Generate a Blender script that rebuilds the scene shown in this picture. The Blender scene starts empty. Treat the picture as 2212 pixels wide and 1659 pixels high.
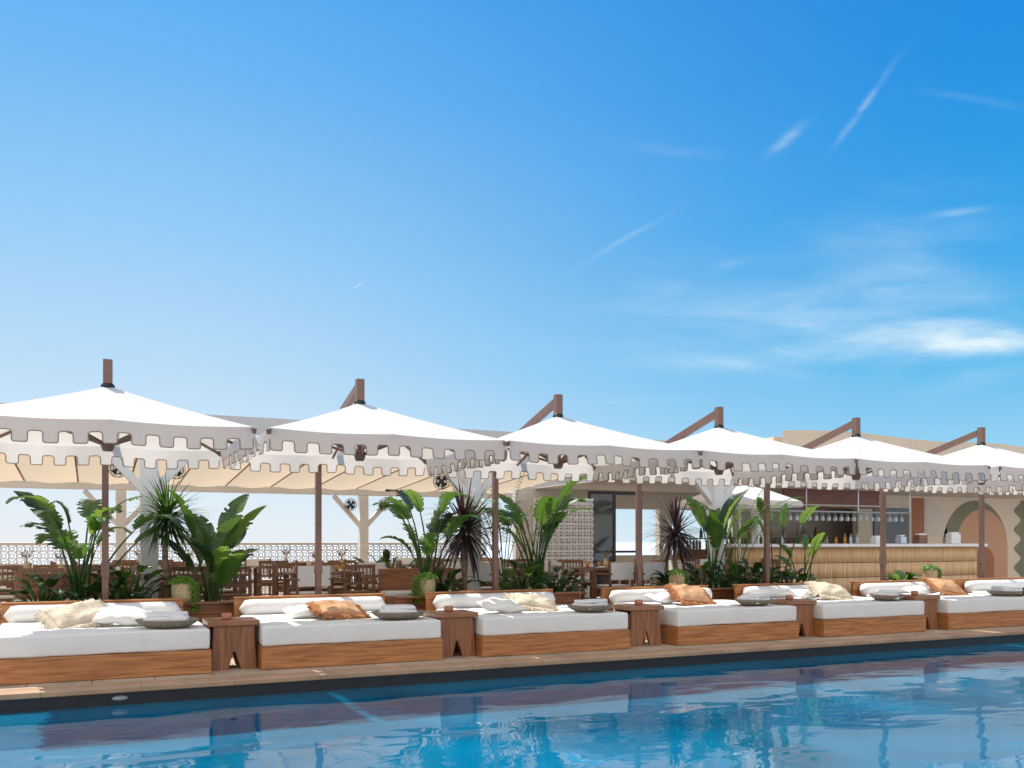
import bpy, math, random
from mathutils import Vector, Matrix, noise
random.seed(7)
S=bpy.context.scene; COL=S.collection
R=math.radians
# ---------------------------------------------------------------- materials
def newmat(name):
    m=bpy.data.materials.new(name); m.use_nodes=True
    nt=m.node_tree; b=nt.nodes['Principled BSDF']; return m,nt,b
def mat(name,c1,c2=None,rough=.6,scale=(5,5,5),detail=5,lo=.3,hi=.7,bump=0,bscale=60,bdist=.01,trans=0,spec=.5,metal=0,extra=None,rnd=True,tcol=None):
    m,nt,b=newmat(name); N=nt.nodes; L=nt.links
    b.inputs['Roughness'].default_value=rough; b.inputs['Metallic'].default_value=metal
    b.inputs['Specular IOR Level'].default_value=spec
    tc=N.new('ShaderNodeTexCoord'); oi=N.new('ShaderNodeObjectInfo')
    mu=N.new('ShaderNodeMath'); mu.operation='MULTIPLY'; mu.inputs[1].default_value=37 if rnd else 0
    L.new(oi.outputs['Random'],mu.inputs[0])
    ad=N.new('ShaderNodeVectorMath'); ad.operation='ADD'
    L.new(tc.outputs['Object'],ad.inputs[0]); L.new(mu.outputs[0],ad.inputs[1])
    mp=N.new('ShaderNodeMapping'); mp.inputs['Scale'].default_value=scale; L.new(ad.outputs[0],mp.inputs[0])
    c2=c2 or tuple(x*.85 for x in c1)
    nz=N.new('ShaderNodeTexNoise'); nz.inputs['Scale'].default_value=1; nz.inputs['Detail'].default_value=detail
    nz.inputs['Distortion'].default_value=.4
    L.new(mp.outputs[0],nz.inputs['Vector'])
    rp=N.new('ShaderNodeValToRGB'); rp.color_ramp.elements[0].position=lo; rp.color_ramp.elements[1].position=hi
    rp.color_ramp.elements[0].color=(*c2,1); rp.color_ramp.elements[1].color=(*c1,1)
    L.new(nz.outputs['Fac'],rp.inputs['Fac']); col=rp.outputs['Color']
    L.new(col,b.inputs['Base Color'])
    if bump:
        n2=N.new('ShaderNodeTexNoise'); n2.inputs['Scale'].default_value=bscale; n2.inputs['Detail'].default_value=4
        L.new(ad.outputs[0],n2.inputs['Vector'])
        bp=N.new('ShaderNodeBump'); bp.inputs['Strength'].default_value=bump; bp.inputs['Distance'].default_value=bdist
        L.new(n2.outputs['Fac'],bp.inputs['Height']); L.new(bp.outputs[0],b.inputs['Normal'])
    if trans:
        t=N.new('ShaderNodeBsdfTranslucent'); mx=N.new('ShaderNodeMixShader'); mx.inputs[0].default_value=trans
        if tcol: t.inputs[0].default_value=(*tcol,1)
        else: L.new(col,t.inputs[0])
        out=N['Material Output']
        L.new(b.outputs[0],mx.inputs[1]); L.new(t.outputs[0],mx.inputs[2]); L.new(mx.outputs[0],out.inputs[0])
    return m
def wood(name,c1,c2,ax=0,rough=.45,g=9):
    sc=[g*4,g*4,g*4]; sc[ax]=g*.25
    return mat(name,c1,c2,rough,tuple(sc),8,.28,.72,bump=.25,bscale=30,bdist=.004)
M={}
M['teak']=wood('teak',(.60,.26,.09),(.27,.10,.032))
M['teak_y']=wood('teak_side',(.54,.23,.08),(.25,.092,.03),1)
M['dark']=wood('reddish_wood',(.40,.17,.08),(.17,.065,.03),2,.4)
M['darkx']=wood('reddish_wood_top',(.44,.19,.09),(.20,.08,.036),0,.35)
M['dine']=wood('dining_wood',(.30,.155,.08),(.13,.06,.03),0,.4)
M['chairw']=wood('chair_wood',(.30,.155,.085),(.13,.06,.03),2,.4)
M['pole']=mat('brown_powder_coat',(.20,.11,.08),(.165,.088,.064),.4)
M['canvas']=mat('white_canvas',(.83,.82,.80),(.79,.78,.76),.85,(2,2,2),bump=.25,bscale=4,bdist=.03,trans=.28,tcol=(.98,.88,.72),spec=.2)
M['valance']=mat('valance_canvas',(.62,.61,.63),(.59,.58,.60),.85,(2,2,2),bump=.12,bscale=9,bdist=.02,trans=.50,tcol=(1.0,.90,.77),spec=.1)  # white cloth greyed: shade on the hanging flaps is put into the colour
M['trim']=mat('taupe_binding',(.34,.25,.17),(.29,.21,.14),.8)
M['linen']=mat('white_linen',(.84,.83,.81),(.78,.77,.75),.9,(3,3,3),bump=.5,bscale=5,bdist=.03,spec=.15)
M['towel']=mat('white_towel',(.86,.86,.88),(.76,.76,.79),.95,(8,8,8),bump=.6,bscale=120,bdist=.006,spec=.1)
M['creamk']=mat('cream_knit',(.76,.68,.56),(.58,.50,.39),.95,(14,14,14),bump=.9,bscale=60,bdist=.012,spec=.05)
M['terra']=mat('terracotta_cloth',(.66,.41,.25),(.52,.29,.165),.98,(9,9,9),bump=.9,bscale=50,bdist=.012,spec=.03)
M['terrad']=mat('terracotta_fringe',(.55,.27,.13),(.33,.14,.065),.95,(30,30,30),spec=.05)
M['wicker']=mat('grey_wicker',(.42,.35,.27),(.12,.095,.07),.7,(40,40,90),bump=1,bscale=90,bdist=.01)
M['seagrass']=mat('pale_seagrass',(.72,.60,.38),(.42,.33,.19),.8,(50,50,90),bump=1,bscale=80,bdist=.01)
M['clay']=mat('clay',(.52,.23,.13),(.42,.17,.10),.7,(6,6,6))
M['white']=mat('white_paint',(.84,.83,.82),(.76,.75,.73),.6,(3,3,8),bump=.1)
M['cream']=mat('cream_render',(.80,.70,.57),(.74,.64,.51),.85,(1,1,1),bump=.3,bscale=40)
M['creamd']=mat('sand_render',(.70,.58,.44),(.64,.53,.40),.85,(1,1,1),bump=.3,bscale=40)
M['tan']=mat('tan_shade_cloth',(.68,.56,.41),(.60,.49,.35),.9,(2,.5,2),trans=.44,tcol=(.86,.67,.46),spec=.1)
M['tanb']=mat('tan_batten',(.38,.31,.24),(.33,.27,.21),.8)
M['grey']=mat('pale_grey_cloth',(.58,.56,.56),(.52,.51,.51),.9,(1,1,1))
M['black']=mat('black_metal',(.02,.02,.022),(.012,.012,.012),.35)
M['steel']=mat('steel',(.6,.6,.62),(.5,.5,.52),.25,metal=1)
M['leaf']=mat('leaf_green',(.065,.15,.028),(.024,.070,.013),.35,(3,3,3),trans=.26,tcol=(.20,.38,.04),spec=.5)
M['leafl']=mat('leaf_light',(.125,.235,.042),(.055,.13,.020),.35,(3,3,3),trans=.34,tcol=(.34,.52,.07))
M['leafd']=mat('leaf_dark',(.028,.070,.020),(.011,.031,.010),.35,(3,3,3),trans=.12,tcol=(.1,.22,.03))
M['leafb']=mat('leaf_dry',(.42,.30,.12),(.26,.16,.06),.7,(6,6,6),trans=.3)
M['basketleaf']=mat('trailing_leaf',(.20,.36,.05),(.11,.24,.03),.4,(20,20,20),trans=.3,tcol=(.4,.6,.08))
M['purple']=mat('cordyline_leaf',(.075,.048,.050),(.030,.020,.023),.35,(5,5,5),trans=.12,tcol=(.18,.09,.09))
M['trunk']=mat('palm_trunk',(.30,.22,.15),(.12,.08,.055),.9,(8,8,30),bump=1,bscale=30,bdist=.02)
M['soil']=mat('soil',(.06,.04,.028),(.03,.02,.014),.95,(20,20,20),bump=1,bscale=40)
M['amber']=mat('amber_glass',(.70,.38,.08),(.56,.28,.05),.1,trans=.35,tcol=(.9,.5,.1))
M['clear']=mat('clear_glass',(.66,.74,.78),(.54,.62,.66),.05,trans=.4,tcol=(.9,.95,.98))
M['rust']=mat('rust_paint',(.44,.19,.11),(.40,.17,.095),.8,(1,1,1))
M['olive']=mat('olive_paint',(.25,.26,.18),(.22,.23,.16),.8,(1,1,1))
M['peach']=mat('peach_paint',(.64,.38,.25),(.59,.35,.23),.8,(1,1,1))
M['redwood']=wood('red_panel',(.24,.085,.05),(.12,.042,.026),0)
M['dimwall']=mat('interior_wall',(.72,.66,.58),(.66,.60,.52),.8,(1,1,1))
M['hole']=mat('shadowed_backing',(.48,.46,.44),(.44,.42,.40),.9,(1,1,1))  # grey tone paints the shade seen through the block holes
M['win']=mat('dark_glass',(.05,.06,.07),(.03,.035,.04),.06,spec=.8)
M['navy']=mat('navy_tile',(.014,.019,.030),(.008,.011,.018),.3,(6,6,6),bump=.2,bscale=30)
def brickmat(name,c1,c2,cm,scale,bw,bh,mortar,rough=.6,bump=.3,off=.5):
    m,nt,b=newmat(name); N=nt.nodes; L=nt.links
    tc=N.new('ShaderNodeTexCoord'); br=N.new('ShaderNodeTexBrick')
    br.inputs['Color1'].default_value=(*c1,1); br.inputs['Color2'].default_value=(*c2,1); br.inputs['Mortar'].default_value=(*cm,1)
    br.inputs['Scale'].default_value=scale; br.inputs['Brick Width'].default_value=bw; br.inputs['Row Height'].default_value=bh
    br.inputs['Mortar Size'].default_value=mortar; br.offset=off
    L.new(tc.outputs['Object'],br.inputs['Vector'])
    nz=N.new('ShaderNodeTexNoise'); nz.inputs['Scale'].default_value=2.3; nz.inputs['Detail'].default_value=8
    L.new(tc.outputs['Object'],nz.inputs['Vector'])
    rp=N.new('ShaderNodeMapRange'); rp.inputs[1].default_value=.3; rp.inputs[2].default_value=.7; rp.inputs[3].default_value=.72; rp.inputs[4].default_value=1.1
    L.new(nz.outputs['Fac'],rp.inputs[0])
    mx=N.new('ShaderNodeVectorMath'); mx.operation='SCALE'; L.new(br.outputs['Color'],mx.inputs[0]); L.new(rp.outputs[0],mx.inputs['Scale'])
    L.new(mx.outputs[0],b.inputs['Base Color']); b.inputs['Roughness'].default_value=rough
    bp=N.new('ShaderNodeBump'); bp.inputs['Strength'].default_value=bump; bp.inputs['Distance'].default_value=.01; bp.invert=True
    L.new(br.outputs['Fac'],bp.inputs['Height']); L.new(bp.outputs[0],b.inputs['Normal'])
    return m
M['deck']=brickmat('deck_paving',(.62,.50,.38),(.56,.45,.34),(.30,.22,.16),1,.6,.6,.008)
M['coping']=brickmat('coping_stone',(.54,.34,.21),(.49,.31,.19),(.32,.195,.12),1,.9,2.0,.005,.55,.15)
M['pooltile']=brickmat('pool_tile',(.03,.16,.28),(.025,.14,.26),(.02,.1,.2),8,.5,.5,.02)
def watermat():
    m,nt,b=newmat('pool_water'); N=nt.nodes; L=nt.links
    tc=N.new('ShaderNodeTexCoord')
    nz=N.new('ShaderNodeTexNoise'); nz.inputs['Scale'].default_value=.5; nz.inputs['Detail'].default_value=6; nz.inputs['Distortion'].default_value=.8; L.new(tc.outputs['Object'],nz.inputs['Vector'])
    rp=N.new('ShaderNodeValToRGB'); rp.color_ramp.elements[0].position=.3; rp.color_ramp.elements[1].position=.72
    rp.color_ramp.elements[0].color=(.0004,.085,.165,1); rp.color_ramp.elements[1].color=(.001,.19,.34,1)
    L.new(nz.outputs['Fac'],rp.inputs[0]); L.new(rp.outputs[0],b.inputs['Base Color'])
    b.inputs['Roughness'].default_value=.004; b.inputs['IOR'].default_value=1.33; b.inputs['Specular IOR Level'].default_value=.42
    b.inputs['Subsurface Weight'].default_value=.8; b.inputs['Subsurface Radius'].default_value=(.2,.6,.9); b.inputs['Subsurface Scale'].default_value=.6
    def nn(sc,mp,d,dist=.3):
        mm=N.new('ShaderNodeMapping'); mm.inputs['Rotation'].default_value=(0,0,R(24.9)); mm.inputs['Scale'].default_value=mp; L.new(tc.outputs['Object'],mm.inputs[0])
        n=N.new('ShaderNodeTexNoise'); n.inputs['Scale'].default_value=sc; n.inputs['Detail'].default_value=d; n.inputs['Distortion'].default_value=dist
        L.new(mm.outputs[0],n.inputs['Vector']); return n
    # ripples longer across the view than along it
    a=nn(2.0,(.55,1.0,1),1); c=nn(7,(.5,1.0,1),1)
    ma=N.new('ShaderNodeMath'); ma.operation='MULTIPLY_ADD'; ma.inputs[1].default_value=.10; L.new(c.outputs['Fac'],ma.inputs[0]); L.new(a.outputs['Fac'],ma.inputs[2])
    bp=N.new('ShaderNodeBump'); bp.inputs['Strength'].default_value=1; bp.inputs['Distance'].default_value=.010
    L.new(ma.outputs[0],bp.inputs['Height']); L.new(bp.outputs[0],b.inputs['Normal'])
    return m
M['water']=watermat()
M['sea']=mat('sea_water',(.66,.72,.76),(.62,.69,.74),.5,(.05,.05,.05))  # near-white blue: distance haze is mixed into the sea colour
def bamboomat():
    m,nt,b=newmat('bamboo_slats'); N=nt.nodes; L=nt.links
    tc=N.new('ShaderNodeTexCoord')
    mp=N.new('ShaderNodeMapping'); mp.inputs['Scale'].default_value=(20,1,1.2); L.new(tc.outputs['Object'],mp.inputs[0])
    n=N.new('ShaderNodeTexNoise'); n.inputs['Scale'].default_value=1; n.inputs['Detail'].default_value=4; L.new(mp.outputs[0],n.inputs['Vector'])
    rp=N.new('ShaderNodeValToRGB'); rp.color_ramp.elements[0].position=.3; rp.color_ramp.elements[1].position=.7
    rp.color_ramp.elements[0].color=(.60,.38,.19,1); rp.color_ramp.elements[1].color=(.90,.66,.40,1)
    L.new(n.outputs['Fac'],rp.inputs[0]); L.new(rp.outputs[0],b.inputs['Base Color']); b.inputs['Roughness'].default_value=.5
    return m
M['bamboo']=bamboomat()
# ---------------------------------------------------------------- mesh builder
class MB:
    def __init__(s): s.v=[];s.f=[];s.m=[]
    def add(s,vs,fs,mi=0):
        o=len(s.v); s.v+= [tuple(p) for p in vs]
        for f in fs: s.f.append(tuple(o+i for i in f)); s.m.append(mi)
    def box(s,x0,x1,y0,y1,z0,z1,mi=0):
        vs=[(x,y,z) for z in (z0,z1) for y in (y0,y1) for x in (x0,x1)]
        s.add(vs,[(0,2,3,1),(4,5,7,6),(0,1,5,4),(2,6,7,3),(0,4,6,2),(1,3,7,5)],mi)
    def bar(s,p,q,w,h,mi=0,up=(0,0,1)):
        p=Vector(p);q=Vector(q);d=(q-p).normalized();u=Vector(up)
        if abs(d.dot(u))>.98:u=Vector((0,1,0))
        a=d.cross(u).normalized()*w/2;b=a.normalized().cross(d)*h/2
        vs=[p-a-b,p+a-b,p+a+b,p-a+b,q-a-b,q+a-b,q+a+b,q-a+b]
        s.add(vs,[(3,2,1,0),(4,5,6,7),(0,1,5,4),(1,2,6,5),(2,3,7,6),(3,0,4,7)],mi)
    def tube(s,pts,rad,seg=8,mi=0,cap=True):
        pts=[Vector(p) for p in pts]; n=len(pts)
        if not isinstance(rad,(list,tuple)): rad=[rad]*n
        vs=[]
        for i,p in enumerate(pts):
            d=(pts[min(i+1,n-1)]-pts[max(i-1,0)]).normalized()
            u=Vector((0,0,1)) if abs(d.z)<.9 else Vector((0,1,0))
            a=d.cross(u).normalized();b=a.cross(d)
            for k in range(seg):
                t=2*math.pi*k/seg; vs.append(p+(a*math.cos(t)+b*math.sin(t))*rad[i])
        fs=[(i*seg+k,i*seg+(k+1)%seg,(i+1)*seg+(k+1)%seg,(i+1)*seg+k) for i in range(n-1) for k in range(seg)]
        if cap: fs+= [tuple(range(seg))[::-1],tuple((n-1)*seg+k for k in range(seg))]
        s.add(vs,fs,mi)
    def lathe(s,prof,seg=20,c=(0,0,0),mi=0):
        vs=[(c[0]+r*math.cos(2*math.pi*k/seg),c[1]+r*math.sin(2*math.pi*k/seg),c[2]+z) for r,z in prof for k in range(seg)]
        fs=[(i*seg+k,i*seg+(k+1)%seg,(i+1)*seg+(k+1)%seg,(i+1)*seg+k) for i in range(len(prof)-1) for k in range(seg)]
        s.add(vs,fs,mi)
    def rbox(s,x0,x1,y0,y1,z0,z1,r,mi=0,wob=0,n=14,seed=0):
        cx,cy,cz=(x0+x1)/2,(y0+y1)/2,(z0+z1)/2; hx,hy,hz=(x1-x0)/2,(y1-y0)/2,(z1-z0)/2
        def params(h,n):
            k=3; e=[-h+r*(1-math.cos(math.pi/2*i/k)) for i in range(k)]
            mid=[(-h+r)+(2*h-2*r)*i/n for i in range(n+1)]
            return e+mid+[-a for a in e[::-1]]
        def proj(p):
            q=Vector((max(-hx+r,min(hx-r,p[0])),max(-hy+r,min(hy-r,p[1])),max(-hz+r,min(hz-r,p[2]))))
            d=Vector(p)-q
            if d.length>1e-9: d=d.normalized()*r
            o=q+d
            if wob:
                nv=noise.noise(Vector((o.x*3+seed,o.y*3,o.z*3)))*wob
                o=o+ (d.normalized()*nv if d.length>1e-9 else Vector((0,0,nv)))
            return (o.x+cx,o.y+cy,o.z+cz)
        X=params(hx,n);Y=params(hy,n);Z=params(hz,2)
        def face(A,B,fn,flip):
            vs=[proj(fn(a,b)) for b in B for a in A]; na=len(A)
            fs=[(j*na+i,j*na+i+1,(j+1)*na+i+1,(j+1)*na+i) for j in range(len(B)-1) for i in range(na-1)]
            if flip: fs=[f[::-1] for f in fs]
            s.add(vs,fs,mi)
        face(X,Y,lambda a,b:(a,b,hz),False);face(X,Y,lambda a,b:(a,b,-hz),True)
        face(X,Z,lambda a,b:(a,-hy,b),False);face(X,Z,lambda a,b:(a,hy,b),True)
        face(Y,Z,lambda a,b:(hx,a,b),False);face(Y,Z,lambda a,b:(-hx,a,b),True)
    def obj(s,name,mats,parent=None,smooth=False,bevel=0,loc=None,merge=False,rot=None):
        me=bpy.data.meshes.new(name); me.from_pydata(s.v,[],s.f)
        for m in mats: me.materials.append(m)
        me.polygons.foreach_set('material_index',s.m)
        if smooth: me.polygons.foreach_set('use_smooth',[True]*len(s.f))
        if merge:
            import bmesh
            bm=bmesh.new();bm.from_mesh(me);bmesh.ops.remove_doubles(bm,verts=bm.verts,dist=1e-4);bm.to_mesh(me);bm.free()
        me.update()
        o=bpy.data.objects.new(name,me); COL.objects.link(o)
        if parent: o.parent=parent
        if loc: o.location=loc
        if rot: o.rotation_euler=rot
        if bevel:
            b=o.modifiers.new('bevel','BEVEL'); b.width=bevel; b.segments=2; b.limit_method='ANGLE'
        return o
def tag(o,label,cat,group=None):
    o['label']=label;o['category']=cat
    if group:o['group']=group
    return o
def root(name,label,cat,loc,rz=0,group=None):
    o=bpy.data.objects.new(name,None); o.empty_display_size=.2; COL.objects.link(o)
    o.location=loc;o.rotation_euler=(0,0,rz); return tag(o,label,cat,group)
def dup(o,loc=None,rot=None,parent=None,label=None):
    kids=list(o.children)
    c=o.copy(); COL.objects.link(c)
    if parent:
        c.parent=parent
    if loc is not None:c.location=loc
    if rot is not None:c.rotation_euler=rot
    if label:c['label']=label
    for k in kids: dup(k,parent=c)
    return c
def struct(o): o['kind']='structure'; return o
# ---------------------------------------------------------------- camera
H=1.45; YAW=24.93
cam=bpy.data.cameras.new('camera'); co=bpy.data.objects.new('camera',cam); COL.objects.link(co)
co.location=(0,0,H); co.rotation_euler=(R(90),0,R(-YAW)); cam.lens=31.74; cam.sensor_width=36; cam.shift_y=.154
cam.clip_end=20000; cam.clip_start=.1; S.camera=co
# ---------------------------------------------------------------- light and sky
AZ=-32; EL=60
sd=Vector((math.sin(R(AZ))*math.cos(R(EL)),math.cos(R(AZ))*math.cos(R(EL)),math.sin(R(EL))))
sl=bpy.data.lights.new('sun','SUN'); sl.energy=5; sl.angle=R(.5); sl.color=(1,.95,.87)
so=bpy.data.objects.new('sun',sl); COL.objects.link(so); so.rotation_euler=sd.to_track_quat('Z','Y').to_euler(); so.location=(0,0,20)
w=bpy.data.worlds.new('World'); S.world=w; w.use_nodes=True; nt=w.node_tree; N=nt.nodes; L=nt.links
for n in list(N): N.remove(n)
out=N.new('ShaderNodeOutputWorld'); bg=N.new('ShaderNodeBackground'); L.new(bg.outputs[0],out.inputs[0])
SK=.10
bg.inputs[1].default_value=SK
sky=N.new('ShaderNodeTexSky'); sky.sky_type='NISHITA'; sky.sun_disc=False
sky.sun_elevation=R(EL); sky.sun_rotation=R(AZ%360); sky.air_density=1.0; sky.dust_density=.4; sky.ozone_density=3
def val(x,sock):
    if isinstance(x,(int,float)): sock.default_value=x
    else: L.new(x,sock)
def Mt(op,a,b=None,c=None):
    n=N.new('ShaderNodeMath'); n.operation=op; val(a,n.inputs[0])
    if b is not None: val(b,n.inputs[1])
    if c is not None: val(c,n.inputs[2])
    return n.outputs[0]
tc=N.new('ShaderNodeTexCoord')
def dot(v):
    n=N.new('ShaderNodeVectorMath'); n.operation='DOT_PRODUCT'; L.new(tc.outputs['Generated'],n.inputs[0]); n.inputs[1].default_value=v; return n.outputs['Value']
y=R(YAW)
F=dot((math.sin(y),math.cos(y),0)); Rr=dot((math.cos(y),-math.sin(y),0)); U=dot((0,0,1))
lin=lambda c:tuple(((x/255+.055)/1.055)**2.4 for x in c)
def ramp(stops):
    r=N.new('ShaderNodeValToRGB'); e=r.color_ramp.elements
    for k,(p,c) in enumerate(stops):
        q=e[k] if k<2 else e.new(p)
        q.position=p; q.color=(*lin(c),1)
    L.new(Mt('MULTIPLY_ADD',U,.5,.0),r.inputs[0]); return r.outputs[0]
def stops(l): return [(p*.5,c) for p,c in l]
rl=ramp(stops([(0,(236,242,247)),(1,(60,142,226)),(.07,(220,237,250)),(.18,(188,223,250)),(.31,(152,206,249)),(.44,(112,186,247)),(.52,(92,175,244))]))
rr_=ramp(stops([(0,(212,237,249)),(1,(30,120,210)),(.07,(162,218,246)),(.18,(92,188,241)),(.31,(50,164,235)),(.44,(33,146,229)),(.52,(28,138,225))]))
def mapr(x,a,b_,c=0,d=1,sm=True):
    n=N.new('ShaderNodeMapRange'); 
    if sm:n.interpolation_type='SMOOTHSTEP'
    L.new(x,n.inputs[0]); n.inputs[1].default_value=a;n.inputs[2].default_value=b_;n.inputs[3].default_value=c;n.inputs[4].default_value=d; return n.outputs[0]
def mixc(f,a,b_):
    n=N.new('ShaderNodeMix'); n.data_type='RGBA'; val(f,n.inputs[0]); 
    for x,s in((a,n.inputs[6]),(b_,n.inputs[7])):
        if isinstance(x,tuple): s.default_value=(*x,1)
        else: L.new(x,s)
    return n.outputs[2]
def scl(c,f):
    n=N.new('ShaderNodeVectorMath'); n.operation='SCALE'; L.new(c,n.inputs[0]); val(f,n.inputs['Scale']); return n.outputs[0]
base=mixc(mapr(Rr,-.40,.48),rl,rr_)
base=mixc(mapr(Mt('MULTIPLY',F,-1),-.1,.8),base,(1.26,1.19,1.10))  # brighter, warmer sky behind the camera, added as fill light
glow=Mt('MULTIPLY',Mt('POWER',Mt('MAXIMUM',dot(tuple(sd)),0),30),1.3)  # wide glow around the sun, added to raise the fill
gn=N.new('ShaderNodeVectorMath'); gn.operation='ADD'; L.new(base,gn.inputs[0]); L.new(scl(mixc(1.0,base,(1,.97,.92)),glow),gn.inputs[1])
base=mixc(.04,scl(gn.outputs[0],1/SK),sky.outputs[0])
Fc=Mt('MAXIMUM',F,.05)
A=Mt('DIVIDE',Rr,Fc); B=Mt('DIVIDE',U,Fc)
cb=N.new('ShaderNodeCombineXYZ'); L.new(A,cb.inputs[0]); L.new(B,cb.inputs[1])
def nz(scale,sx,sy,rot,detail,dist=0,off=0):
    mp=N.new('ShaderNodeMapping'); mp.inputs['Rotation'].default_value=(0,0,R(rot)); mp.inputs['Scale'].default_value=(sx,sy,1); mp.inputs['Location'].default_value=(off,off,0)
    L.new(cb.outputs[0],mp.inputs[0]); n=N.new('ShaderNodeTexNoise'); n.inputs['Scale'].default_value=scale; n.inputs['Detail'].default_value=detail; n.inputs['Distortion'].default_value=dist
    n.inputs['Roughness'].default_value=.5
    L.new(mp.outputs[0],n.inputs['Vector']); return n.outputs['Fac']
warp=Mt('SUBTRACT',nz(5,1,2,0,3,.4),.5)
fine=nz(5,1,5,-10,6,.6,3)
fine2=nz(16,1,4,-16,6,.6,7)
streaks=[((1905,750),.16,.014,4,.85,.04),((2140,738),.08,.013,6,.65,.03),((1640,782),.06,.008,2,.45,.02),((1740,680),.17,.055,14,.32,.10),((2080,700),.13,.028,3,.40,.05),((1850,640),.13,.035,20,.18,.08),
 ((1868,222),.048,.0034,54,.36,.012),((1700,300),.024,.005,38,.36,.01),((1345,522),.05,.003,30,.26,.012),((2060,464),.030,.0045,8,.5,.01),
 ((1450,322),.06,.006,-6,.12,.02),((775,615),.008,.0010,35,.7,.0),((2140,815),.07,.011,10,.26,.03),((2120,212),.05,.004,-8,.18,.02),((1560,575),.02,.006,25,.25,.02),((1380,868),.06,.003,2,.2,.01),((1600,600),.2,.04,20,.13,.1)]
tot=None
for (px,py),l,wd,ang,st,wp in streaks:
    a0=(px-1106)/1950;b0=(1170-py)/1950
    da=Mt('SUBTRACT',A,a0); db=Mt('SUBTRACT',B,b0); c,s_=math.cos(R(ang)),math.sin(R(ang))
    dx=Mt('ADD',Mt('MULTIPLY',da,c),Mt('MULTIPLY',db,s_)); dy=Mt('ADD',Mt('MULTIPLY',da,-s_),Mt('MULTIPLY',db,c))
    dy=Mt('MULTIPLY_ADD',warp,wp*1.6,dy)
    e=Mt('ADD',Mt('POWER',Mt('ABSOLUTE',Mt('DIVIDE',dx,l)),2),Mt('POWER',Mt('ABSOLUTE',Mt('DIVIDE',dy,wd)),2))
    g=Mt('MULTIPLY',Mt('EXPONENT',Mt('MULTIPLY',e,-1)),st)
    tot=g if tot is None else Mt('ADD',tot,g)
tex=mapr(fine,.30,.70,0,1,True); tex2=mapr(fine2,.3,.7,.55,1,False)
cl=Mt('MULTIPLY',Mt('MULTIPLY',tot,Mt('MULTIPLY_ADD',tex,.8,.2)),tex2)
cl=Mt('MULTIPLY',Mt('MINIMUM',cl,.95),Mt('GREATER_THAN',F,.1))
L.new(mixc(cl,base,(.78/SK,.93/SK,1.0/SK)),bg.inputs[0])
S.view_settings.view_transform='Standard'; S.view_settings.look='None'; S.view_settings.exposure=0
# ---------------------------------------------------------------- ground, pool
def sheet(name,x0,x1,y0,y1,z,m):
    b=MB(); b.add([(x0,y0,z),(x1,y0,z),(x1,y1,z),(x0,y1,z)],[(0,1,2,3)]); return struct(b.obj(name,[m]))
sheet('sea',-6000,6000,-3000,12000,-5,M['sea'])
b=MB(); b.box(-12,40,10.12,13.6,-.6,0); struct(b.obj('deck_paving',[M['deck']]))
b=MB(); b.box(-12,40,9.78,10.12,-.055,.004); struct(b.obj('pool_coping_paving',[M['coping']],bevel=.012))
b=MB(); b.box(-12,40,9.84,10.1,-1.6,-.057); struct(b.obj('pool_side_wall',[M['navy']]))
b=MB(); b.box(-12,40,-6,3.0,-1.6,0); struct(b.obj('near_deck_ground',[M['deck']]))
sheet('pool_floor_ground',-12,40,2.9,9.9,-1.5,M['pooltile'])
sheet('pool_water',-12,40,3.0,9.86,-.18,M['water'])
b=MB(); b.box(-12,45,13.6,30,-.6,.2); struct(b.obj('terrace_ground',[M['deck']]))
b=MB(); b.lathe([(0.0,.02),(.06,.018),(.09,0),(.09,-.01)],20)
o=b.obj('pool_light',[M['clear']],smooth=True,loc=(.25,9.835,-.115),rot=(R(90),0,0)); o.scale=(.85,.30,1); tag(o,'small oval light fitting in the dark pool wall','pool light')
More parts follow.
